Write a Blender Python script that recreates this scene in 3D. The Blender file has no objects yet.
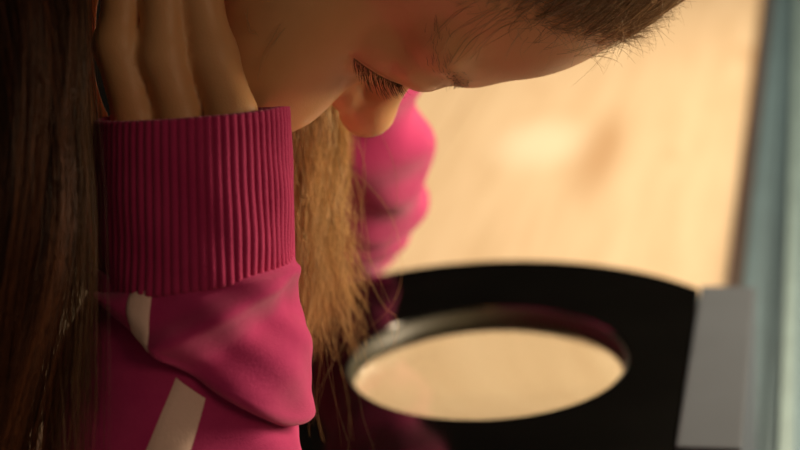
import bpy, math, random
import numpy as np
from math import sin, cos, radians, pi
random.seed(7); RNG = np.random.default_rng(7)
sc = bpy.context.scene
COL = sc.collection

# ------------------------------------------------------------------ camera
F_PX = 1889.0
PITCH, YAW, ROLL = radians(19.15), radians(13.1), radians(4.0)
FW = np.array([-sin(YAW)*cos(PITCH), cos(YAW)*cos(PITCH), -sin(PITCH)])
_r = np.array([cos(YAW), sin(YAW), 0.0]); _u = np.cross(_r, FW)
RT = _r*cos(ROLL) - _u*sin(ROLL); UP = _r*sin(ROLL) + _u*cos(ROLL)
CAM = np.array([0.0, 0.0, 0.44])
def at(px, py, d):            # a world point from a direction and a real distance
    return CAM + d*(FW + (px-400)/F_PX*RT - (py-225)/F_PX*UP)
cd = bpy.data.cameras.new('camera'); co = bpy.data.objects.new('camera', cd); COL.objects.link(co)
cd.sensor_width = 36.0; cd.lens = F_PX/800*36.0
cd.clip_start = 0.02
from mathutils import Matrix, Vector
co.matrix_world = Matrix(((RT[0], UP[0], -FW[0], CAM[0]), (RT[1], UP[1], -FW[1], CAM[1]), (RT[2], UP[2], -FW[2], CAM[2]), (0, 0, 0, 1)))
cd.dof.use_dof = True; cd.dof.focus_distance = 0.605; cd.dof.aperture_fstop = 8.0
sc.camera = co

# ------------------------------------------------------------------ world, lamps, exposure
w = bpy.data.worlds.new('world'); sc.world = w; w.use_nodes = True
w.node_tree.nodes['Background'].inputs[0].default_value = (1.0, 0.76, 0.55, 1)
w.node_tree.nodes['Background'].inputs[1].default_value = 0.08
def lamp(name, loc, target, size, power, col, sy=None, spread=None):
    ld = bpy.data.lights.new(name, 'AREA'); ld.size = size; ld.energy = power; ld.color = col
    if sy: ld.shape = 'RECTANGLE'; ld.size_y = sy
    if spread: ld.spread = spread
    o = bpy.data.objects.new(name, ld); COL.objects.link(o); o.location = loc
    d = Vector(target) - Vector(loc); o.rotation_euler = d.to_track_quat('-Z', 'Y').to_euler()
    return o
lamp('case_lamp', (0.42, 0.88, 0.36), (-0.25, 0.9, 0.12), 0.16, 8.6, (1.0, 0.785, 0.52), 0.4)
lamp('case_lamp_far', (0.12, 1.65, 0.75), (-0.15, 1.45, 0.0), 0.30, 12, (1.0, 0.785, 0.52), 0.6)
lamp('fill_lamp', (0.85, -0.1, 0.75), (-0.2, .6, .25), 0.4, 1.5, (1.0, 0.66, 0.40))  # added warm fill that lifts the hand and the sleeve front
sc.view_settings.view_transform = 'Standard'; sc.view_settings.look = 'None'
sc.view_settings.gamma = 1.0; sc.view_settings.use_curve_mapping = False
sc.view_settings.exposure = 0.0

# ------------------------------------------------------------------ materials
def new_mat(name):
    m = bpy.data.materials.new(name); m.use_nodes = True
    nt = m.node_tree; return m, nt, nt.nodes['Principled BSDF']
def nd(nt, t, **kw):
    n = nt.nodes.new(t)
    for k, v in kw.items():
        if k in n.inputs: n.inputs[k].default_value = v
        else: setattr(n, k, v)
    return n
def ramp(nt, fac, stops):
    r = nt.nodes.new('ShaderNodeValToRGB'); e = r.color_ramp.elements
    e[0].position, e[0].color = stops[0][0], (*stops[0][1], 1)
    e[1].position, e[1].color = stops[-1][0], (*stops[-1][1], 1)
    for p, c in stops[1:-1]:
        x = e.new(p); x.color = (*c, 1)
    nt.links.new(fac, r.inputs[0]); return r.outputs[0]
def bump(nt, b, height, strength, dist):
    n = nt.nodes.new('ShaderNodeBump'); n.inputs['Strength'].default_value = strength; n.inputs['Distance'].default_value = dist
    nt.links.new(height, n.inputs['Height']); nt.links.new(n.outputs[0], b.inputs['Normal']); return n
def objco(nt, scale=(1, 1, 1)):
    t = nt.nodes.new('ShaderNodeTexCoord'); mp = nt.nodes.new('ShaderNodeMapping'); mp.inputs['Scale'].default_value = scale
    nt.links.new(t.outputs['Object'], mp.inputs[0]); return mp.outputs[0]
def noise(nt, vec, scale, detail=3.0, rough=.5):
    n = nd(nt, 'ShaderNodeTexNoise', Scale=scale, Detail=detail, Roughness=rough)
    if vec is not None: nt.links.new(vec, n.inputs['Vector'])
    return n.outputs['Fac']

def plain(name, col, rough=.5, metal=0.0, var=.12, nscale=30., bstr=.1, bdist=.001, spec=.5):
    m, nt, b = new_mat(name); v = objco(nt)
    n = noise(nt, v, nscale)
    lo = tuple(c*(1-var) for c in col); hi = tuple(min(1, c*(1+var)) for c in col)
    nt.links.new(ramp(nt, n, [(.3, lo), (.7, hi)]), b.inputs['Base Color'])
    b.inputs['Roughness'].default_value = rough; b.inputs['Metallic'].default_value = metal
    b.inputs['Specular IOR Level'].default_value = spec
    bump(nt, b, noise(nt, v, nscale*12), bstr, bdist); return m

def mat_skin():
    m, nt, b = new_mat('skin'); v = objco(nt)
    n = noise(nt, v, 26, 4)
    nt.links.new(ramp(nt, n, [(.3, (.72, .37, .165)), (.7, (.82, .47, .225))]), b.inputs['Base Color'])
    b.inputs['Roughness'].default_value = .42; b.inputs['Specular IOR Level'].default_value = .4
    b.inputs['Subsurface Weight'].default_value = .16; b.inputs['Subsurface Radius'].default_value = (1, .35, .2); b.inputs['Subsurface Scale'].default_value = .006
    vo = nd(nt, 'ShaderNodeTexVoronoi', Scale=1500.); nt.links.new(v, vo.inputs['Vector'])
    bump(nt, b, vo.outputs['Distance'], .12, .0004); return m

def mat_fabric(name, c0, c1, sheen=.32, fine=2400.):
    m, nt, b = new_mat(name); v = objco(nt)
    n = noise(nt, v, 60, 5, .6)
    nt.links.new(ramp(nt, n, [(.3, c0), (.7, c1)]), b.inputs['Base Color'])
    b.inputs['Roughness'].default_value = .9; b.inputs['Specular IOR Level'].default_value = .15
    b.inputs['Sheen Weight'].default_value = sheen; b.inputs['Sheen Roughness'].default_value = .5
    b.inputs['Sheen Tint'].default_value = (1, .68, .78, 1)
    bump(nt, b, noise(nt, v, fine, 2, .6), .5, .0006); return m

def mat_hair():
    m, nt, b = new_mat('hair')
    a = nt.nodes.new('ShaderNodeAttribute'); a.attribute_name = 'strand_colour'
    nt.links.new(a.outputs['Color'], b.inputs['Base Color'])
    b.inputs['Roughness'].default_value = .38; b.inputs['Specular IOR Level'].default_value = .45
    tr = nt.nodes.new('ShaderNodeBsdfTranslucent'); nt.links.new(a.outputs['Color'], tr.inputs[0])
    mx = nt.nodes.new('ShaderNodeMixShader'); mx.inputs[0].default_value = .4
    out = nt.nodes['Material Output']
    nt.links.new(b.outputs[0], mx.inputs[1]); nt.links.new(tr.outputs[0], mx.inputs[2]); nt.links.new(mx.outputs[0], out.inputs[0]); return m

def mat_wood():
    m, nt, b = new_mat('pale_wood')
    v = objco(nt, (22, 1.6, 22)); n = noise(nt, v, 3.0, 5, .6)
    base = ramp(nt, n, [(.28, (.58, .445, .295)), (.5, (.66, .52, .365)), (.75, (.72, .59, .43))])
    v2 = objco(nt, (14, 5, 1)); n2 = noise(nt, v2, .8, 2)
    kn = nt.nodes.new('ShaderNodeMix'); kn.data_type = 'RGBA'
    nt.links.new(ramp(nt, n2, [(.62, (0, 0, 0)), (.80, (1, 1, 1))]), kn.inputs[0]); nt.links.new(base, kn.inputs[6]); kn.inputs[7].default_value = (.42, .22, .09, 1)
    # worn pale patch and a knot beside it
    t = nt.nodes.new('ShaderNodeTexCoord')
    def spot(cx, cy, rx, ry, prev, col, amt):
        mp = nt.nodes.new('ShaderNodeMapping'); mp.vector_type = 'POINT'
        mp.inputs['Scale'].default_value = (1/rx, 1/ry, 0); mp.inputs['Location'].default_value = (-cx/rx, -cy/ry, 0)
        nt.links.new(t.outputs['Object'], mp.inputs[0])
        ln = nt.nodes.new('ShaderNodeVectorMath'); ln.operation = 'LENGTH'; nt.links.new(mp.outputs[0], ln.inputs[0])
        f = ramp(nt, ln.outputs['Value'], [(.3, (amt,)*3), (1.0, (0, 0, 0))])
        x = nt.nodes.new('ShaderNodeMix'); x.data_type = 'RGBA'
        nt.links.new(f, x.inputs[0]); nt.links.new(prev, x.inputs[6]); x.inputs[7].default_value = (*col, 1); return x.outputs[2]
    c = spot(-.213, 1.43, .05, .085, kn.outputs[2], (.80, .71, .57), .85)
    c = spot(-.163, 1.41, .024, .15, c, (.42, .24, .12), .6)
    nt.links.new(c, b.inputs['Base Color'])
    b.inputs['Roughness'].default_value = .45
    bump(nt, b, n, .15, .001); return m

def mat_glass():
    m, nt, b = new_mat('clear_glass')
    b.inputs['Base Color'].default_value = (.97, .99, .95, 1); b.inputs['Roughness'].default_value = 0.0
    b.inputs['Transmission Weight'].default_value = 1.0; b.inputs['IOR'].default_value = 1.5
    return m

M = dict(
    skin=mat_skin(), hair=mat_hair(), wood=mat_wood(), glass=mat_glass(),
    fleece=mat_fabric('pink_fleece', (.43, .024, .14), (.53, .042, .18)),
    ribknit=mat_fabric('pink_rib_knit', (.38, .018, .10), (.47, .032, .135), fine=1600.),
    tape=mat_fabric('pale_tape', (.84, .60, .52), (.90, .68, .58), .1, 1800.),
    denim=mat_fabric('blue_denim', (.03, .05, .12), (.05, .08, .18), .1),
    shoe=plain('grey_canvas', (.2, .2, .22), .8),
    black=plain('black_gloss', (.002, .002, .002), .10, var=.2, bstr=.01, spec=.6),
    ring=plain('wood_reflection_ring', (.026, .023, .010), .45, bstr=.03),  # olive tint paints the wood's reflection onto the hole lining
    grey=plain('grey_metal', (.058, .074, .10), .7, 0, .05, bstr=.05, spec=.2),
    teal=plain('teal_grey_metal', (.10, .17, .22), .42, .4, .08, bstr=.05),
    tealdark=plain('dark_teal_metal', (.06, .09, .10), .5, .3),
    tealpale=plain('pale_teal_metal', (.17, .26, .29), .4, .2),
    edge=plain('dark_brown_wood', (.045, .018, .012), .5, nscale=14),
    cabinet=plain('brown_cabinet_wood', (.16, .09, .05), .6, nscale=12),
    floor=plain('grey_floor_stone', (.12, .12, .12), .6, nscale=6),
    wall=plain('dim_wall_paint', (.03, .03, .03), .9, nscale=5),
)

# ------------------------------------------------------------------ object helpers
def link(name, me, mat, parent=None, smooth=True):
    o = bpy.data.objects.new(name, me); COL.objects.link(o)
    if mat: me.materials.append(mat)
    me.shade_smooth() if smooth else me.shade_flat()
    if parent: o.parent = parent
    return o
def tag(o, label, cat, group=None):
    o['label'] = label; o['category'] = cat
    if group: o['group'] = group
    return o
def empty(name, loc):
    o = bpy.data.objects.new(name, None); COL.objects.link(o); o.location = loc; return o
def mesh_np(name, V, Q, fix=False):
    me = bpy.data.meshes.new(name); n = Q.shape[1]
    me.vertices.add(len(V)); me.vertices.foreach_set('co', np.ascontiguousarray(V, np.float32).ravel())
    me.loops.add(Q.size); me.loops.foreach_set('vertex_index', np.ascontiguousarray(Q, np.int32).ravel())
    me.polygons.add(len(Q)); me.polygons.foreach_set('loop_start', np.arange(0, Q.size, n, dtype=np.int32))
    me.update(calc_edges=True); me.validate()
    if fix:
        import bmesh
        bm = bmesh.new(); bm.from_mesh(me); bmesh.ops.recalc_face_normals(bm, faces=bm.faces); bm.to_mesh(me); bm.free()
    return me
def box_me(name, x0, x1, y0, y1, z0, z1, bev=.002):
    import bmesh
    bm = bmesh.new(); bmesh.ops.create_cube(bm, size=1)
    for v in bm.verts: v.co = ((x0+x1)/2+v.co.x*(x1-x0), (y0+y1)/2+v.co.y*(y1-y0), (z0+z1)/2+v.co.z*(z1-z0))
    if bev: bmesh.ops.bevel(bm, geom=list(bm.edges), offset=bev, segments=2, affect='EDGES', profile=.7)
    me = bpy.data.meshes.new(name); bm.to_mesh(me); bm.free(); return me
def box(name, b, mat, parent=None, bev=.002):
    return link(name, box_me(name, *b, bev), mat, parent, smooth=False)
def grid_quads(nr, nc, close=True):
    r = np.arange(nr-1)[:, None]; c = np.arange(nc if close else nc-1)[None, :]
    c2 = (c+1) % nc
    return np.stack([r*nc+c, r*nc+c2, (r+1)*nc+c2, (r+1)*nc+c], -1).reshape(-1, 4)
def local(o, P):          # world point(s) minus the parent's base: parents here only translate
    return P
def prism(name, outline, y0, y1, mat, parent):   # a profile (x, z) run along y
    n = len(outline); V = [(x, y0, z) for x, z in outline]+[(x, y1, z) for x, z in outline]
    Fc = [tuple(range(n))[::-1], tuple(range(n, 2*n))]+[(i, (i+1) % n, n+(i+1) % n, n+i) for i in range(n)]
    me = bpy.data.meshes.new(name); me.from_pydata(V, [], Fc); me.update()
    import bmesh
    bm = bmesh.new(); bm.from_mesh(me); bmesh.ops.recalc_face_normals(bm, faces=bm.faces)
    bmesh.ops.bevel(bm, geom=list(bm.edges), offset=.0012, segments=2, affect='EDGES'); bm.to_mesh(me); bm.free()
    return link(name, me, mat, parent, smooth=False)

# ------------------------------------------------------------------ setting: room
FZ = -0.62
for nm, b, mt in (('floor', (-2.5, 2.0, -1.0, 3.6, FZ-.05, FZ), 'floor'),
                  ('wall_back', (-2.5, 2.0, 3.55, 3.6, FZ, 1.9), 'wall'), ('wall_left', (-2.55, -2.5, -1.0, 3.6, FZ, 1.9), 'wall')):
    o = box(nm, b, M[mt], bev=0); o['kind'] = 'structure'

# ------------------------------------------------------------------ display case
XE = -.054
case = empty('display_case', (-.2, 1.3, FZ))
tag(case, 'long display case with lit pale wooden board and teal grey metal rail', 'display case')
def child(o, par):
    o.parent = par; o.matrix_parent_inverse = par.matrix_world.inverted() if False else Matrix.Translation(-Vector(par.location)); return o
for i, (x0, x1) in enumerate(((-.294, XE), (-.536, -.296))):
    child(box('plank', (x0, x1, .30, 2.55, -.028, 0.0), M['wood'], bev=.0015), case)
child(box('edge_strip', (XE+.0005, XE+.011, .30, 2.55, -.03, .004), M['edge'], bev=.001), case)
X0 = XE+.0115
child(prism('rail', [(X0, -.05), (X0, .012), (X0+.016, .012), (X0+.018, .004), (X0+.024, .004), (X0+.026, .022), (X0+.034, .022), (X0+.036, .014), (X0+.10, .014), (X0+.10, -.05)], .25, 2.60, M['teal'], None), case)
child(box('rail_lip', (X0+.0262, X0+.0335, .25, 2.60, .0221, .0245), M['tealpale'], bev=.0005), case)
child(box('cabinet_body', (-.52, .05, .34, 2.5, FZ, -.05), M['cabinet'], bev=.004), case)
child(box('back_panel', (-.536, .057, 2.552, 2.58, -.05, .10), M['cabinet'], bev=.003), case)

# ------------------------------------------------------------------ magnifier: black disc with a lens on a metal bracket
LC = np.array([-.1440, .7738]); RH, RO, ZT = .0632, .1280, .100
mag = empty('magnifier', (-.04, .778, 0.012))
tag(mag, 'round glossy black magnifier disc with glass lens clamped to a grey bracket', 'magnifier')
def disc_me():
    n = 160; A = np.linspace(0, 2*pi, n, endpoint=False)
    def outer(r, z):
        x = LC[0]+r*np.cos(A); y = LC[1]+r*np.sin(A); x = np.minimum(x, XE-.0005)
        return np.stack([x, y, np.full(n, z)], 1)
    def inner(r, z): return np.stack([LC[0]+r*np.cos(A), LC[1]+r*np.sin(A), np.full(n, z)], 1)
    zb = ZT-.018
    rows = [inner(RH, ZT-.001), inner(RH+.0008, ZT), outer(RO-.0012, ZT), outer(RO, ZT-.0012), outer(RO, zb+.001), outer(RO-.001, zb), inner(RH, zb), inner(RH, ZT-.001)]
    V = np.concatenate(rows[:-1]); Q = grid_quads(len(rows)-1, n)
    k = len(rows)-2; i = np.arange(n); j = (i+1) % n
    Q = np.concatenate([Q, np.stack([k*n+i, k*n+j, j, i], 1)]); return mesh_np('disc', V, Q, True)
d = child(link('disc', disc_me(), M['black'], None, smooth=False), mag)
def lathe(name, prof, mat, n=96, c=LC, close=False):
    A = np.linspace(0, 2*pi, n, endpoint=False)
    V = np.concatenate([np.stack([c[0]+r*np.cos(A), c[1]+r*np.sin(A), np.full(n, z)], 1) for r, z in prof])
    Q = grid_quads(len(prof), n)
    if close:
        k = len(prof)-1; i = np.arange(n); j = (i+1) % n
        Q = np.concatenate([Q, np.stack([k*n+i, k*n+j, j, i], 1)])
    return link(name, mesh_np(name, V, Q, True), mat)
RL = RH-.0012; prof = []
Rc = .45; zt0 = ZT-.0095
def sag(r): return math.sqrt(Rc*Rc-r*r)-math.sqrt(Rc*Rc-RL*RL)
ts = np.linspace(0.00002, RL, 40)
prof = [(r, zt0-.005) for r in ts]+[(RL, zt0-.0015)]+[(r, zt0-.0005+sag(r)*.9) for r in ts[::-1]]
ln = child(lathe('lens', prof, M['glass']), mag)
child(lathe('lens_ring', [(RL+.0001, zt0-.006), (RH-.0001, zt0-.006), (RH-.0001, ZT-.0012), (RH-.0007, ZT-.0012), (RL-.0002, zt0+.0016), (RL-.0006, zt0+.0008), (RL+.0001, zt0+.0008)], M['ring'], close=True), mag)
child(box('bracket', (XE+.0003, XE+.0265, .689, .866, .013, ZT+.001), M['grey'], bev=.0015), mag)

# ------------------------------------------------------------------ implicit surface mesher (surface nets on sparse blocks)
def mesh_sdf(fn, lo, hi, h, B=8, slack=1.7):
    lo = np.array(lo, float); hi = np.array(hi, float)
    nb = np.ceil((hi-lo)/(h*B)).astype(int)
    g = np.stack(np.meshgrid(*[np.arange(k) for k in nb], indexing='ij'), -1).reshape(-1, 3)
    ce = lo+(g+.5)*h*B
    act = []
    for i in range(0, len(ce), 200000):
        act.append(np.abs(fn(ce[i:i+200000])) < B*h*.87*slack)
    g = g[np.concatenate(act)]
    ax = np.arange(B+1); lc = np.stack(np.meshgrid(ax, ax, ax, indexing='ij'), -1).reshape(-1, 3)
    N = (nb*B+2).astype(np.int64)
    key = lambda ijk: (ijk[..., 0]*N[1]+ijk[..., 1])*N[2]+ijk[..., 2]
    Vk, Vp, Ed = [], [], []
    for s in range(0, len(g), 1500):
        gg = g[s:s+1500]; ijk = (gg[:, None, :]*B+lc[None]).astype(np.int64)
        f = fn((lo+ijk*h).reshape(-1, 3)).reshape(len(gg), B+1, B+1, B+1)
        sg = f < 0
        ijk = ijk.reshape(len(gg), B+1, B+1, B+1, 3)
        c = sg[:, :-1, :-1, :-1].astype(np.int8)
        cnt = sum(sg[:, a:B+a, b:B+b, d:B+d].astype(np.int8) for a in (0, 1) for b in (0, 1) for d in (0, 1))
        m = (cnt > 0) & (cnt < 8)
        if not m.any(): continue
        bi, i, j, k = np.nonzero(m)
        vals = {(a, b, d): f[bi, i+a, j+b, k+d] for a in (0, 1) for b in (0, 1) for d in (0, 1)}
        acc = np.zeros((len(bi), 3)); num = np.zeros(len(bi))
        for p in vals:
            for axn in range(3):
                if p[axn] == 0:
                    q = list(p); q[axn] = 1; q = tuple(q)
                    v0, v1 = vals[p], vals[q]; cr = (v0 < 0) != (v1 < 0)
                    t = np.where(cr, v0/np.where(cr, v0-v1, 1), 0)
                    pt = np.tile(np.array(p, float), (len(bi), 1)); pt[:, axn] += t
                    acc += pt*cr[:, None]; num += cr
        base = ijk[bi, i, j, k]
        Vk.append(key(base)); Vp.append(lo+(base+acc/num[:, None])*h)
        for axn in range(3):
            sl = [slice(0, B)]*3; s2 = list(sl); s2[axn] = slice(1, B+1)
            a = sg[(slice(None), *sl)]; b = sg[(slice(None), *s2)]
            bi, i, j, k = np.nonzero(a != b)
            Ed.append((axn, ijk[bi, i, j, k], a[bi, i, j, k]))
    Vk = np.concatenate(Vk); Vp = np.concatenate(Vp); o = np.argsort(Vk); Vk = Vk[o]; Vp = Vp[o]
    Q = []
    for axn, e, ins in Ed:
        u, v = [(1, 2), (2, 0), (0, 1)][axn]
        du = np.zeros(3, np.int64); dv = np.zeros(3, np.int64); du[u] = 1; dv[v] = 1
        ks = np.stack([key(e-du-dv), key(e-dv), key(e), key(e-du)], 1)
        ix = np.searchsorted(Vk, ks); ix = np.minimum(ix, len(Vk)-1)
        ok = (Vk[ix] == ks).all(1)
        q = np.where(ins[:, None], ix, ix[:, ::-1]); Q.append(q[ok])
    return Vp, np.concatenate(Q)

def smin(a, b, k):
    h = np.clip(.5+.5*(b-a)/k, 0, 1); return b+(a-b)*h-k*h*(1-h)
def smax(a, b, k): return -smin(-a, -b, k)
def sph(P, c, r): return np.sqrt(((P-np.array(c))**2).sum(1))-r
def ell(P, c, r):
    r = np.array(r, float); q = P-np.array(c); k0 = np.sqrt(((q/r)**2).sum(1)); k1 = np.sqrt(((q/(r*r))**2).sum(1))+1e-9
    return k0*(k0-1)/k1
def cap(P, a, b, ra, rb):
    a = np.array(a, float); b = np.array(b, float); ab = b-a
    t = np.clip(((P-a)@ab)/(ab@ab), 0, 1); return np.sqrt(((P-a-t[:, None]*ab)**2).sum(1))-(ra+(rb-ra)*t)
def chain(P, pts, k=.004):
    d = None
    for (a, ra), (b, rb) in zip(pts[:-1], pts[1:]):
        e = cap(P, a, b, ra, rb); d = e if d is None else smin(d, e, k)
    return d

def settle(V):               # cloth lies flat on the board and does not enter the disc
    V = V.copy(); V[:, 2] = np.maximum(V[:, 2], .0006+.15*np.minimum(V[:, 2], 0)*0)
    q = V[:, :2]-LC; rr = np.linalg.norm(q, axis=1); m = (rr < RO+.0020) & (V[:, 2] > ZT-.026) & (V[:, 2] < ZT+.008) & (rr > .09)
    V[m, :2] = LC+q[m]/rr[m][:, None]*(RO+.0020); return V

# ------------------------------------------------------------------ the girl: head frame
PHI, TILT, TURN = radians(-.7), radians(22.4), radians(9)
HS = .0106                                 # one local unit in metres
U0 = RT*cos(PHI)+UP*sin(PHI); F0 = RT*sin(PHI)-UP*cos(PHI); R0 = -FW
HU = U0*cos(TILT)+R0*sin(TILT); R1 = R0*cos(TILT)-U0*sin(TILT)
HF = F0*cos(TURN)-R1*sin(TURN); HR = R1*cos(TURN)+F0*sin(TURN)
HM = np.stack([HR, HF, HU], 1)             # local (right, front, up) -> world
NOSE = np.array([0, 9.85, -1.86])
HC = at(366, 133, .66)-HM@NOSE*HS
def to_head(P): return (P-HC)@HM/HS
def from_head(p): return HC+HM@np.array(p, float)*HS

LIDLINE = None
def head_local(p):
    q = p.copy(); q[:, 0] = np.abs(q[:, 0])
    d = ell(p, (0, -.7, 3.3), (6.9, 8.9, 6.9))
    d = smin(d, ell(p, (0, 2.2, -1.6), (5.7, 6.0, 6.0)), 1.6)
    d = smin(d, sph(p, (0, 6.3, -6.0), 1.7), 1.8)
    d = smin(d, ell(q, (3.5, 5.3, -2.5), (2.7, 2.7, 2.6)), 1.2)
    d = smin(d, ell(p, (3.5, 7.15, -3.6), (2.6, 2.4, 2.4)), 1.0)          # near cheek pushed forward by the hand
    d = smin(d, cap(q, (0.6, 7.3, 2.1), (3.4, 6.8, 2.3), .9, .9), .9)
    d = smax(d, -ell(q, (2.9, 9.25, .35), (1.9, 1.7, 1.1)), .9)
    d = smin(d, ell(q, (2.3, 7.40, 1.30), (1.7, .95, .80)), .4)
    lid = sph(q, (3.0, 6.70, .30), 1.25)
    lid = smax(lid, -cap(q, (1.6, 7.95, 1.0), (4.2, 7.4, .9), .09, .09), .25)
    d = smin(d, lid, .45)
    d = smin(d, cap(p, (0, 6.95, 1.2), (0, 7.75, -.5), .50, .52), .45)
    d = smin(d, cap(p, (0, 7.75, -.5), (0, 8.98, -1.65), .52, .80), .35)
    d = smin(d, sph(p, (0, 9.08, -1.8), .92), .3)
    d = smin(d, ell(q, (.95, 8.3, -2.1), (.60, .80, .60)), .35)
    d = smax(d, -ell(q, (.5, 8.5, -2.9), (.32, .5, .4)), .2)
    d = smin(d, ell(p, (0, 7.3, -4.2), (2.4, 1.3, 1.6)), .8)
    d = smin(d, cap(q, (0, 8.55, -3.95), (1.7, 7.7, -4.2), .42, .2), .25)
    d = smin(d, cap(q, (0, 8.35, -4.75), (1.5, 7.6, -4.5), .48, .22), .25)
    ear = smax(ell(q, (7.0, -1.0, .1), (.75, 1.7, 2.9)), -ell(q, (7.7, -.6, .5), (.6, .95, 1.6)), .4)
    d = smin(d, ear, .5)
    if LIDLINE is not None:
        for a, b in zip(LIDLINE[:-1], LIDLINE[1:]): d = smax(d, -cap(q, a, b, .10, .10), .12)
    return d
def head_sdf(P): return head_local(to_head(P))*HS

def hit(px, py, d0=.55, d1=.72):
    D = np.linspace(d0, d1, 1500); s = head_sdf(np.array([at(px, py, d) for d in D])); k = np.nonzero(s < 0)[0]
    return to_head(at(px, py, float(D[k[0]]))) if len(k) else None
LASH_ROOT = [hit(x, y) for x, y in ((354, 58), (366, 67), (379, 75), (391, 81), (402, 85))]
LIDLINE = [hit(x, y+3) for x, y in ((348, 54), (366, 67), (379, 75), (391, 81), (403, 85))]
print('lash', [None if l is None else l.round(2) for l in LASH_ROOT])
LASH_ROOT = [l for l in LASH_ROOT if l is not None]; LIDLINE = [l for l in LIDLINE if l is not None]
def rest(px, py, r, lo=.5, hi=.69, press=.75, dflt=.61):   # nearest depth at which a finger of radius r touches the head
    D = np.linspace(lo, hi, 400); P = np.array([at(px, py, d) for d in D]); s = head_sdf(P)
    k = np.nonzero(s < r*press)[0]
    return float(D[k[0]]) if len(k) else dflt

# near hand: joints as (px, py, radius); depth found by contact with the cheek
FING = [
    [(140, 190, .0078), (135, 118, .0072), (117, 45, .0077), (122, 0, .0062), (132, -48, .0054)],
    [(186, 185, .0080), (180, 116, .0075), (164, 58, .0080), (163, 0, .0068), (170, -62, .0058)],
    [(230, 185, .0082), (232, 114, .0080), (212, 55, .0083), (200, 0, .0070), (196, -56, .0058)],
    [(100, 200, .0074), (88, 128, .0070), (72, 70, .0066), (76, 25, .0058), (86, -12, .0050)],
]
base_d = [.592, .590, .588, .602]
fingers = []
for ch, bd in zip(FING, base_d):
    ds = []
    for i, (x, y, r) in enumerate(ch):
        ds.append(bd if i < 2 else min(bd+.004, rest(x, y, r, dflt=bd)))
    fingers.append([(at(x, y, dd), r) for (x, y, r), dd in zip(ch, ds)])
def _px(P):
    v = np.array(P)-CAM; d = v@FW; return [round(float(400+F_PX*(v@RT)/d)), round(float(225-F_PX*(v@UP)/d)), round(float(d), 3)]
print('finger depths', [[round(float((p-CAM)@FW), 3) for p, r in c] for c in fingers])
thumb = [(at(150, 330, .60), .011), (at(95, 230, .618), .0095), (at(60, 150, .632), .0082), (at(70, 90, .640), .0068)]
W_N = at(196, 330, .592); EL_N = at(165, 885, .622); SH_N = at(-370, 120, .66)
near_arm = [(SH_N, .034), (EL_N, .029), (at(194, 520, .604), .027), (W_N, .0185)]
palm = [(W_N, .0185)]
# far hand mirrored across the face
def mirror(P):
    q = to_head(np.atleast_2d(P)); q[:, 0] *= -1; return (HC+(q@HM.T)*HS)[0]
OFF = np.array([0, .0, 0.0])
def rest_far(px, py, r):
    D = np.linspace(.84, .66, 300); s = head_sdf(np.array([at(px, py, d) for d in D])); k = np.nonzero(s < r*.75)[0]
    return float(D[k[0]]) if len(k) else .745
farF = [[(at(x*.9+178, y*.9-118, .775 if i < 1 else min(.77, rest_far(x*.9+178, y*.9-118, r))), r) for i, (x, y, r) in enumerate(c)] for c in FING]
farT = [(at(350, 90, .785), .009), (at(325, 30, .765), .0085), (at(300, -10, .745), .008), (at(295, -50, .74), .0066)]
W_F = at(362, 110, .795)
EL_F = at(312, 300, 1.03); SH_F = at(-230, 30, .98)
far_arm = [(SH_F, .034), (EL_F, .026), (at(338, 238, .945), .018), (at(364, 165, .84), .018), (W_F, .0165)]
print('mirrored cuff', 0, 'elbow z', EL_N[2], EL_F[2], 'SH', SH_N, SH_F)
NECK0 = from_head((0, -2.2, -4.5)); NB = (SH_N+SH_F)/2+np.array([.035, 0, .035])
PEL = np.array([-.70, .67, .02])

def hand_sdf(P, fs, th, wr, k=.005):
    d = None
    for c in fs:
        e = chain(P, [(p_, r_*.95) for p_, r_ in c], .003); pm = cap(P, c[0][0], wr, c[0][1]*1.05, .015)
        e = smin(e, pm, .004); d = e if d is None else smin(d, e, .0008)
    e = chain(P, th, .004); return smin(d, smin(e, cap(P, th[0][0], wr, .011, .014), .006), .004)
def near(P, lo, hi):
    return np.all((P > lo) & (P < hi), 1)
def bounded(fn, pts, pad):
    A = np.array(pts); lo = A.min(0)-pad; hi = A.max(0)+pad
    def g(P):
        c = np.maximum(np.maximum(lo-P, P-hi), 0); out = np.sqrt((c**2).sum(1))+.012
        m = near(P, lo, hi); 
        if m.any(): out[m] = fn(P[m])
        return out
    return g
allp = lambda fs, th, wr: [p for c in fs for p, r in c]+[p for p, r in th]+[wr]
hn = bounded(lambda P: hand_sdf(P, fingers, thumb, W_N), allp(fingers, thumb, W_N), .035)
hf = bounded(lambda P: hand_sdf(P, farF, farT, W_F), allp(farF, farT, W_F), .035)
hd = bounded(head_sdf, [from_head((a*8, b*11, c*11)) for a in (-1, 1) for b in (-1, 1) for c in (-1, 1)], .02)
def torso(P):
    d = chain(P, [(NB, .055), ((NB+PEL)/2, .085), (PEL, .085)], .05)
    return smin(d, cap(P, SH_N, SH_F, .042, .042), .05)
def body_sdf(P):
    P = np.asarray(P, float)
    d = hd(P)
    d = smin(d, cap(P, NECK0, NB, .046, .048), .015)
    d = smin(d, torso(P), .03)
    d = smin(d, hn(P), .0015); d = smin(d, hf(P), .0015)
    d = smin(d, chain(P, near_arm, .006), .006); d = smin(d, chain(P, far_arm, .006), .006)
    return d
LO, HI = (-.80, .40, -.12), (.02, 1.12, .52)
# head and hands at fine pitch (the one body is meshed in one pass)
V, Q = mesh_sdf(body_sdf, LO, HI, .0016)
person = link('person', mesh_np('person', settle(V), Q), M['skin'])
tag(person, 'girl in pink sweatshirt bending over the magnifier, cheek resting on her hand', 'person')
print('body', len(V), len(Q))

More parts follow.
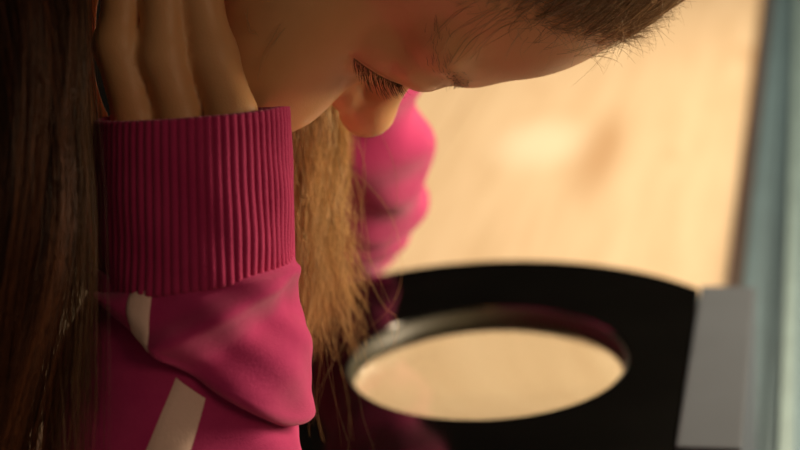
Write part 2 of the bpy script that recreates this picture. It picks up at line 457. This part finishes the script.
# ------------------------------------------------------------------ sweatshirt
def torso_c(P):
    P = np.asarray(P, float)
    d = chain(P, [(NB-np.array([.03, 0, .02]), .075), ((NB+PEL)/2, .108), (PEL, .112)], .05)
    return smin(smin(d, cap(P, SH_N, SH_F, .058, .058), .05), smin(cap(P, SH_N, SH_N*.6+EL_N*.4, .052, .044), cap(P, SH_F, SH_F*.6+EL_F*.4, .052, .044), .02), .03)
V, Q = mesh_sdf(torso_c, (-.9, .35, -.2), (0, 1.2, .55), .005)
shirt = link('sweatshirt', mesh_np('sweatshirt', V, Q), M['fleece'], person)
def legs(P):
    P = np.asarray(P, float); d = None
    for s in (-1, 1):
        h = PEL+np.array([0, s*.06, -.03]); kn = np.array([-.66, .67+s*.075, FZ+.33]); ft = np.array([-.72, .67+s*.08, FZ+.06])
        e = chain(P, [(h, .085), (kn, .055), (ft, .052)], .03); d = e if d is None else smin(d, e, .02)
    return smax(d, -(P[:, 2]-(FZ+.05)), .004)
V, Q = mesh_sdf(legs, (-.9, .4, FZ-.05), (-.45, .95, .2), .007)
link('trousers', mesh_np('trousers', V, Q), M['denim'], person)
for s in (-1, 1):
    fy = .67+s*.08
    def shoe(P):
        d = smin(cap(P, (-.74, fy, FZ+.034), (-.58, fy+s*.012, FZ+.024), .035, .032), cap(P, (-.725, fy, FZ+.04), (-.725, fy, FZ+.09), .034, .034), .03)
        return smax(d, -(P[:, 2]-FZ-.001), .002)
    V, Q = mesh_sdf(shoe, (-.82, fy-.08, FZ-.02), (-.48, fy+.08, FZ+.16), .006)
    link('shoe', mesh_np('shoe', V, Q), M['shoe'], person)

class Axis:
    def __init__(s, pts, ref, n=600):
        P = np.array(pts); K = len(P); T = np.linspace(0, K-1, n); out = []
        E = np.concatenate([[2*P[0]-P[1]], P, [2*P[-1]-P[-2]]])
        for t in T:
            i = min(int(t), K-2); u = t-i; a, b, c, d = E[i:i+4]
            out.append(.5*((2*b)+(-a+c)*u+(2*a-5*b+4*c-d)*u*u+(-a+3*b-3*c+d)*u**3))
        s.p = np.array(out); dl = np.sqrt((np.diff(s.p, axis=0)**2).sum(1)); s.l = np.concatenate([[0], np.cumsum(dl)])
        t = np.gradient(s.p, axis=0); s.t = t/np.linalg.norm(t, axis=1)[:, None]
        N = []; n0 = np.array(ref, float)
        for tt in s.t:
            n0 = n0-tt*(n0@tt); n0 = n0/np.linalg.norm(n0); N.append(n0)
        s.n = np.array(N); s.b = np.cross(s.n, s.t)
    def point(s, a, r, th):
        f = lambda X: np.stack([np.interp(a, s.l, X[:, i]) for i in range(3)], -1)
        return f(s.p)+r[..., None]*(f(s.n)*np.cos(th)[..., None]+f(s.b)*np.sin(th)[..., None])

axN = Axis([at(192, 108, .585), at(196, 280, .588), at(199, 450, .594), at(194, 680, .610), EL_N+np.array([0, 0, .004]), at(0, 760, .640), at(-190, 440, .655), SH_N], -FW)
# direction check: +theta must lean to the right of the view
SGN = 1.0 if axN.b[0]@RT > 0 else -1.0
NTH = 1440
TH = np.linspace(-pi, pi, NTH, endpoint=False)
def angd(t, c): return (t-c+pi) % (2*pi)-pi
RIM = .0*TH
A_SEAM = .0510
def rim(th): return .0012-.0016*np.sin(th)+.0019*np.cos(th)-.0022*np.exp(-((th-1.75)/.5)**2)
def cuff_r(a, th):
    u = np.clip(a/A_SEAM, 0, 1)
    return .0297+.0012*u+.0006*np.sin(2*th+1.0)*u
def cuff_mesh():
    rows_a = []; rib = .00085*np.abs(np.cos(36*TH))**.7
    L = [(.016, -.0026, 0), (.004, -.0024, .3), (.0008, -.0018, .6), (0, -.0009, .8)]+[(x, 0, 1) for x in np.linspace(.0006, A_SEAM+.001, 70)]+[(A_SEAM+.0022, -.0016, .4)]
    P = []
    for x, dr, k in L:
        u = x/A_SEAM; a = rim(TH)*(1-min(u, 1))+x+seam_off(TH)*min(u, 1)
        wv = .0004*np.sin(3*TH+a*160)+.00025*np.sin(7*TH-a*260)
        P.append(axN.point(a, cuff_r(np.full(NTH, x), TH)+dr+k*rib*np.where(x < .004, .8, 1)+wv*min(u, 1), SGN*TH))
    V = np.concatenate(P); Q = grid_quads(len(P), NTH); return V, Q
def seam_off(th): return .0015*np.cos(th)-.0035*np.sin(th)*(np.cos(th) > -2)
def fold_a(th): return .0725+.0225*np.sin(th)+.002*np.cos(th)
def sleeve_rows():
    th = TH[::3]; n = len(th); s0 = A_SEAM+seam_off(th); fa = fold_a(th)
    tuck = .35+.65*np.clip(np.cos(th-.25)*1.4, 0, 1)           # how deep the fold is tucked, strongest on the front
    ridge_a = .0660-.0185*np.clip((np.sin(th)+.13)/1.05, -.3, 1)+.002
    rows = []
    def add(a, r): rows.append((a, r))
    add(s0-.0020, .0302+0*th); add(s0-.0004, .0310+0*th)
    for u in np.linspace(.02, 1, 46):
        a = s0+(fa-s0)*u
        r = .0310+.0048*np.sin(pi*min(u*.62+.02, .62))
        r = r+.0042*np.exp(-((a-ridge_a)/.0042)**2)*np.clip(np.cos(th-.15)*1.3, 0, 1)
        r = r-.0034*np.exp(-((a-ridge_a-.0125)/.0060)**2)*np.clip(np.cos(th-.75)*1.4, 0, 1)
        r = r+.0007*np.sin(4*th+a*210)+.0005*np.sin(9*th-a*330)
        add(a, r)
    rl = rows[-1][1]
    for k in range(1, 7):                                      # the lip rolls under
        an = k/6*pi; add(fa+.0026*np.sin(an)*tuck, rl-(.0026*(1-np.cos(an)))*tuck)
    add(fa-.006*tuck, rl-.0062*tuck); add(fa-.009*tuck, rl-.0075*tuck); add(fa-.006*tuck+.0005, rl-.0088*tuck); add(fa+.001, rl-.0075*tuck)
    L2 = .236
    for u in np.linspace(.012, 1, 70):
        a = fa+(L2-fa)*u
        x = (a-fa)
        r = .0310+.0055*(1-np.exp(-x/.018))+.0045*np.clip((a-.15)/.1, 0, 1)
        r = r-.0050*np.exp(-x/.010)*tuck+.0
        r = r+.0016*np.sin(3*th+a*95+.8)*np.minimum(x/.02, 1)+.0008*np.sin(6*th-a*170)
        r = r+.0028*np.exp(-((a-.106-.012*np.sin(th))/.006)**2)*np.clip(np.cos(th-.2), 0, 1)
        r = r+.0125*np.clip(-np.sin(th), 0, 1)**1.5*np.clip((x-.004)/.03, 0, 1)
        add(a, r)
    for a in np.linspace(.245, axN.l[-1]-.01, 30): add(a+0*th, .0400+.004*np.sin(3*th+a*60)+.0015*np.sin(7*th-a*120)+.010*np.clip((a-.3)/.15, 0, 1))
    return th, rows
th3, rowsN = sleeve_rows()
V = np.concatenate([axN.point(np.broadcast_to(a, th3.shape), np.broadcast_to(r, th3.shape), SGN*th3) for a, r in rowsN])
sleeveN = link('sleeve', mesh_np('sleeve', settle(V), grid_quads(len(rowsN), len(th3))), M['fleece'], shirt)
V, Q = cuff_mesh(); cuffN = link('cuff', mesh_np('cuff', V, Q), M['ribknit'], shirt)
# pale tape stripe laid on the sleeve
def stripe(j0, j1, t0, t1, wd):
    P = []; js = np.arange(j0, j1)
    for n_, j in enumerate(js):
        u = n_/(len(js)-1); c = t0+(t1-t0)*u; a, r = rowsN[j]
        tt = np.linspace(c-wd/2, c+wd/2, 9)
        aa = np.interp(tt, th3, np.broadcast_to(a, th3.shape)); rr = np.interp(tt, th3, np.broadcast_to(r, th3.shape))
        prof_ = np.array([-.0006, .0004, .0008, .0009, .0009, .0009, .0008, .0004, -.0006])
        P.append(axN.point(aa, rr+prof_, SGN*tt))
    return mesh_np('stripe', np.concatenate(P), grid_quads(len(P), 9, close=False))
link('stripe', stripe(1, 52, -.44, -.38, .26), M['tape'], shirt)
link('stripe', stripe(60, 100, .03, -.75, .34), M['tape'], shirt)

# far sleeve
axF = Axis([at(350, -55, .765), at(346, 60, .778), at(366, 178, .848), at(342, 242, .955), EL_F+np.array([0, 0, .002]), at(180, 250, 1.04), at(0, 160, 1.01), SH_F], -FW)
thF = np.linspace(-pi, pi, 360, endpoint=False)
P = []; PC = []
for a in np.linspace(0, .040, 24): PC.append(axF.point(a+0*thF, .0285+.0004*np.cos(60*thF)+0*thF, SGN*thF))
for a in np.linspace(.038, axF.l[-1]-.01, 150):
    r = .0275+.002*np.clip((a-.04)/.03, 0, 1)-.005*np.clip((a-.11)/.06, 0, 1)+.008*np.clip((a-.30)/.1, 0, 1)
    wv = .0024*np.sin(2*thF*SGN-a*130)+.0020*np.sin(a*190-2.2*thF.clip(-2.5, 2.5))*np.cos(thF*.5)+.0012*np.sin(5*thF-a*120)
    P.append(axF.point(a+0*thF, r+wv*np.clip((a-.038)/.012, 0, 1), SGN*thF))
link('sleeve', mesh_np('sleeve', settle(np.concatenate(P)), grid_quads(len(P), 360)), M['fleece'], shirt)
link('cuff', mesh_np('cuff', np.concatenate(PC), grid_quads(len(PC), 360)), M['ribknit'], shirt)

# ------------------------------------------------------------------ hair
def strands(name, P, rad, colr, parent, mat, kind=True, tip=.35):
    N, K, _ = P.shape
    t = np.gradient(P, axis=1); t /= np.linalg.norm(t, axis=2, keepdims=True)+1e-12
    ref = np.array([.31, .52, .79]); a = np.cross(t, ref); a /= np.linalg.norm(a, axis=2, keepdims=True)+1e-12; b = np.cross(t, a)
    rr = np.broadcast_to(np.atleast_1d(rad)[:, None]*(1-(1-tip)*np.linspace(0, 1, K)[None]**2), (N, K))
    rings = []
    for k in range(3):
        an = 2*pi*k/3; rings.append(P+rr[..., None]*(a*cos(an)+b*sin(an)))
    V = np.stack(rings, 2).reshape(-1, 3)
    i = (np.arange(N)[:, None, None]*K+np.arange(K-1)[None, :, None])*3; c = np.arange(3)[None, None]; c2 = (c+1) % 3
    Q = np.stack([i+c, i+c2, i+3+c2, i+3+c], -1).reshape(-1, 4)
    me = mesh_np(name, V, Q)
    at_ = me.color_attributes.new('strand_colour', 'FLOAT_COLOR', 'POINT')
    cc = np.concatenate([np.repeat(colr, K*3, axis=0), np.ones((N*K*3, 1))], 1).astype(np.float32)
    at_.data.foreach_set('color', cc.ravel())
    o = link(name, me, mat, parent)
    if kind: o['kind'] = 'stuff'
    return o
def spline(C, K):              # C: (N, m, 3) control points -> (N, K, 3)
    N, m, _ = C.shape; E = np.concatenate([2*C[:, :1]-C[:, 1:2], C, 2*C[:, -1:]-C[:, -2:-1]], 1)
    T = np.linspace(0, m-1, K); out = np.empty((N, K, 3))
    for n_, t in enumerate(T):
        i = min(int(t), m-2); u = t-i; a, b, c, d = (E[:, i+k] for k in range(4))
        out[:, n_] = .5*(2*b+(c-a)*u+(2*a-5*b+4*c-d)*u*u+(3*b-3*c+d-a)*u**3)
    return out
def atv(px, py, d): return CAM+d[:, None]*(FW+((px-400)/F_PX)[:, None]*RT-((py-225)/F_PX)[:, None]*UP)
def headv(L): return HC+(L@HM.T)*HS
def palette(n, dark, light, p=1.5):
    u = RNG.random((n, 1))**p; return np.array(dark)*(1-u)+np.array(light)*u
def surf(dirs):              # scalp points along rays from the cranium centre
    c = np.array([0, -.7, 3.3]); lo = np.full(len(dirs), 3.); hi = np.full(len(dirs), 12.)
    for _ in range(24):
        m = (lo+hi)/2; s = head_local(c+dirs*m[:, None]) < 0; lo = np.where(s, m, lo); hi = np.where(s, hi, m)
    return c+dirs*lo[:, None]
def grad_local(p):
    e = .05; return np.stack([head_local(p+np.eye(3)[i]*e)-head_local(p-np.eye(3)[i]*e) for i in range(3)], 1)/(2*e)
# 1: hair combed over the scalp, from the hairline back and down towards the nape
def combed(name, dens, cap_n, steps, box_, rad, c0, c1):
    D = RNG.normal(size=(dens, 3)); D /= np.linalg.norm(D, axis=1)[:, None]
    R = surf(D); lim = R[:, 2]-(1.41*R[:, 1]-3.1); keep = (lim > RNG.normal(0, .35, len(R))) & (R[:, 2] > -4.5) & box_(R, lim)
    R = R[keep][:cap_n]; n = len(R); p = R.copy(); pts = [p.copy()]
    jit = RNG.normal(0, .13, (n, 3)); lift = .04+.75*RNG.random(n)**1.5; G0 = np.array([0.10, -.62, -.75])
    for st in range(steps):
        g = grad_local(p); g /= np.linalg.norm(g, axis=1)[:, None]+1e-9
        side = np.stack([np.tanh((p[:, 0]-.0)/.9)*.5*(1-np.exp(-((p[:, 0])/.8)**2))+jit[:, 0]*1.5, 0*p[:, 0], 0*p[:, 0]], 1)*np.clip((p[:, 2]-4)/5, 0, 1)[:, None]
        fr = np.clip((R[:, 1]-2)/4, 0, 1)*max(0, 1-st/7)
        v = (G0+side)*(1-fr[:, None])+np.array([.1, -.45, .85])*fr[:, None]+jit; v = v-g*(v*g).sum(1)[:, None]; v /= np.linalg.norm(v, axis=1)[:, None]
        p = p+v*(.85 if st else .5); s = head_local(p); p = p+g*(lift*min(1, (st+1)/4)+.06+.05*st-s)[:, None]*.8; pts.append(p.copy())
    P = headv(np.stack(pts, 1).reshape(-1, 3)).reshape(n, steps+1, 3)
    return strands(name, P, RNG.uniform(*rad, n), palette(n, c0, c1, 1.1), person, M['hair'])
combed('hair', 20000, 6000, 15, lambda R, l: R[:, 0] > -6.9, (.00013, .00020), (.22, .15, .085), (.56, .40, .25))
combed('hair', 60000, 6000, 8, lambda R, l: (R[:, 1] > 1.5) & (R[:, 2] > 1.5) & (l < 3.0) & (R[:, 0] > -4), (.00007, .00013), (.34, .235, .14), (.74, .56, .36))  # front hair: backlit glow painted in as a paler palette
# 2: baby hairs on the hairline and a soft fringe standing off the front of the head
def short_hair(name, dens, cap_n, sel, d0, dj, out_, lens, curl_, rad, c0, c1):
    D = RNG.normal(size=(dens, 3)); D /= np.linalg.norm(D, axis=1)[:, None]
    R = surf(D); l = R[:, 2]-(1.41*R[:, 1]-3.1); R = R[sel(R, l)][:cap_n]; n = len(R); p = R.copy(); pts = [p.copy()]
    dirn = np.array(d0)*np.sign(RNG.random((n, 1))-.12)+RNG.normal(0, dj, (n, 3)); curl = RNG.normal(0, curl_, (n, 3)); ln_ = RNG.uniform(*lens, n)
    for st in range(9):
        g = grad_local(p); g /= np.linalg.norm(g, axis=1)[:, None]
        v = dirn+curl*st; v = v-g*((v*g).sum(1)-out_*np.linalg.norm(v, axis=1))[:, None]; v /= np.linalg.norm(v, axis=1)[:, None]
        p = p+v*ln_[:, None]; q = head_local(p); p = p+g*np.clip(.04-q, 0, 1)[:, None]; pts.append(p.copy())
    strands(name, headv(np.stack(pts, 1).reshape(-1, 3)).reshape(n, 10, 3), rad, palette(n, c0, c1), person, M['hair'])
short_hair('baby_hair', 9000, 900, lambda R, l: (l > -1.7) & (l < .4) & (R[:, 2] > 1.0) & (R[:, 0] > -5.5), (.15, -.35, 1.0), .4, .30, (.06, .22), .14, .00006, (.30, .19, .10), (.60, .42, .24))
short_hair('fringe_hair', 40000, 1500, lambda R, l: (l > -.4) & (l < 5.0) & (R[:, 1] > 3.0) & (np.abs(R[:, 0]) < 4.5), (.1, .25, 1.0), .25, .55, (.06, .15), .10, .00006, (.28, .18, .10), (.62, .44, .27))
def hang(n, x0, x1, dlo, dhi, ys, xs_fn, amp, rootbox, K=21, lockn=40, spread=6., short=0, skew=1., frizz=1.5):
    """long locks: root on the scalp, over a way-point, then hanging down"""
    lk = RNG.integers(0, lockn, n); lx = x0+(x1-x0)*RNG.random(lockn)**skew; ld_ = RNG.uniform(dlo, dhi, lockn); ph = RNG.uniform(0, 6.28, lockn); am = RNG.uniform(.4, 1, lockn)*amp
    sx = RNG.normal(0, spread, n); sd = RNG.normal(0, .005, n); wl = RNG.uniform(.8, 1.2, lockn)
    L = RNG.uniform(rootbox[0], rootbox[1], (n, 3)); D = L-np.array([0, -.7, 3.3]); D /= np.linalg.norm(D, axis=1)[:, None]
    cut = np.clip(RNG.normal(1-short, short*.8, n), .45, 1.08) if short else np.ones(n)
    C = [headv(surf(D))]
    for i, y in enumerate(ys):
        f = i/(len(ys)-1)
        x = lx[lk]+xs_fn(f, lx[lk])+sx*(1+.9*f)+RNG.normal(0, frizz, n)*f**.5+am[lk]*np.sin(ph[lk]+f*7*wl[lk])
        yy = ys[0]+(y-ys[0])*(cut if y > ys[0] else 1)
        C.append(atv(x, yy+RNG.normal(0, 4, n), ld_[lk]+sd+.006*np.sin(ph[lk]*2+f*5)))
    return spline(np.stack(C, 1), K)
# 3: long brown hair hanging in front of the near arm
ys = [-90, -20, 50, 120, 190, 260, 330, 400, 470, 540]
P = hang(4300, -70, 52, .535, .585, ys, lambda f, x: 26*np.sin(f*4.6)-4*f, 13, (np.array([4.5, -6, -3]), np.array([7.2, -1, 4])), lockn=70)
strands('hair', P, RNG.uniform(.00010, .00018, len(P)), palette(len(P), (.05, .022, .010), (.27, .09, .03)), person, M['hair'])
P = hang(300, 50, 86, .545, .580, ys, lambda f, x: 8*np.sin(f*3.6)+14*f*f, 8, (np.array([4.5, -6, -3]), np.array([7.2, -1, 4])), lockn=24, spread=5)
strands('loose_hair', P, .00009, palette(len(P), (.10, .045, .02), (.30, .15, .06)), person, M['hair'])
# 4: hair hanging between the two arms, its warm-lit gold painted into the palette
ys = [70, 105, 140, 180, 220, 260, 300, 335]
P = hang(1300, 292, 326, .675, .715, ys, lambda f, x: 16*f**1.3+(x-300)*.55*f, 17, (np.array([-6.8, -5, -4]), np.array([-5, -1, 1])), lockn=26, spread=3.2, short=.16, skew=1.5, frizz=5.5)
strands('hair', P, RNG.uniform(.00009, .00015, len(P)), palette(len(P), (.38, .20, .07), (1.0, .74, .38), 1.0), person, M['hair'])
ys = [70, 110, 160, 215, 270, 325, 380, 430]
P = hang(46, 286, 352, .655, .70, ys, lambda f, x: 20*f+(x-318)*.35*f, 16, (np.array([-6.8, -5, -4]), np.array([-5, -1, 1])), lockn=46, spread=7, short=.2, frizz=3)
strands('loose_hair', P, .00008, palette(len(P), (.35, .19, .08), (.70, .45, .2), 1.0), person, M['hair'])

W_ = []
for c in (((300, 118, .69), (330, 150, .69), (385, 205, .70), (402, 262, .70), (392, 305, .70), (360, 335, .70)), ((312, 120, .69), (350, 170, .69), (368, 240, .69), (366, 300, .69), (340, 350, .69), (318, 392, .69)),
          ((305, 125, .68), (345, 165, .68), (362, 195, .68), (352, 240, .68), (340, 270, .68), (344, 300, .68)), ((300, 150, .68), (322, 230, .68), (316, 300, .68), (322, 350, .68), (316, 400, .68), (322, 440, .68)),
          ((296, 126, .68), (318, 150, .68), (340, 190, .68), (356, 215, .68), (352, 245, .68), (358, 262, .68)), ((310, 130, .69), (338, 210, .69), (380, 300, .69), (398, 320, .69), (390, 350, .69), (352, 370, .69))):
    W_.append([at(*q) for q in c])
strands('loose_hair', spline(np.array(W_), 30), .00010, palette(len(W_), (.5, .3, .12), (.8, .55, .28), 1.0), person, M['hair'])
FS = []
for c in (((278, 22), (270, 38), (262, 54), (256, 76)), ((505, 2), (482, 16), (462, 36), (447, 62)), ((512, 6), (488, 22), (470, 38), (452, 58)), ((498, 4), (474, 12), (452, 30), (440, 50)), ((520, 16), (500, 24), (480, 38), (468, 55)),
          ((474, 2), (456, 10), (436, 24), (426, 42)), ((540, 10), (520, 26), (508, 40), (500, 58)), ((245, 10), (247, 20), (250, 26), (256, 30))):
    h_ = [hit(x, y) for x, y in c]
    if all(q is not None for q in h_):
        for j in range(3): FS.append([q+np.array([.10, .12, .1])+RNG.normal(0, .07, 3) for q in h_])
FS = np.array(FS); strands('face_wisps', spline(headv(FS.reshape(-1, 3)).reshape(len(FS), 4, 3), 14), .00009, palette(len(FS), (.5, .32, .15), (.85, .62, .36), 1.0), person, M['hair'])
# lashes and brows
def lashes(side):
    n = 80; R_ = np.array(LASH_ROOT); u = np.linspace(0, len(R_)-1.001, n); i = u.astype(int); fr = (u-i)[:, None]
    b = R_[i]*(1-fr)+R_[i+1]*fr; t = u/(len(R_)-1)
    dr = np.stack([.55*(.6-t)+RNG.normal(0, .13, n), 1.0+RNG.normal(0, .1, n), -.10+.15*t+RNG.normal(0, .13, n)], 1); dr /= np.linalg.norm(dr, axis=1)[:, None]
    L_ = (RNG.uniform(.55, .95, n)*(.55+.45*np.sin(pi*np.clip(t+.15, 0, 1))))[:, None]
    P = np.stack([b+dr*L_*q+np.array([0, -.10, .26])*L_*q*q for q in np.linspace(0, 1, 7)], 1); P[..., 0] *= side
    return strands('eyelashes', headv(P.reshape(-1, 3)).reshape(n, 7, 3), .00011, palette(n, (.10, .055, .03), (.36, .22, .11)), person, M['hair'], tip=.25)
def brow(side):
    n = 150; t = RNG.random(n)**1.6; x = 1.4+3.2*t
    zz = 2.15+.45*np.sin(t*2.4)+RNG.normal(0, .16, n)
    c0 = np.array([0, -.7, 3.3]); Dd = np.stack([x, 7.9-.42*np.maximum(x-1.5, 0)**1.2+0*x, zz], 1)-c0; Dd /= np.linalg.norm(Dd, axis=1)[:, None]
    p = surf(Dd); pts = [p]
    for st in range(5):
        g = grad_local(p); g /= np.linalg.norm(g, axis=1)[:, None]
        v = np.array([1.0, -.3, .25])+RNG.normal(0, .12, (n, 3)); v = v-g*((v*g).sum(1)-.28)[:, None]; p = p+v*.12; pts.append(p)
    P = np.stack(pts, 1); P[..., 0] *= side
    return strands('eyebrow', headv(P.reshape(-1, 3)).reshape(n, 6, 3), .00006, palette(n, (.24, .14, .08), (.42, .27, .15)), person, M['hair'], tip=.2)
for s in (1, -1): lashes(s); brow(s)
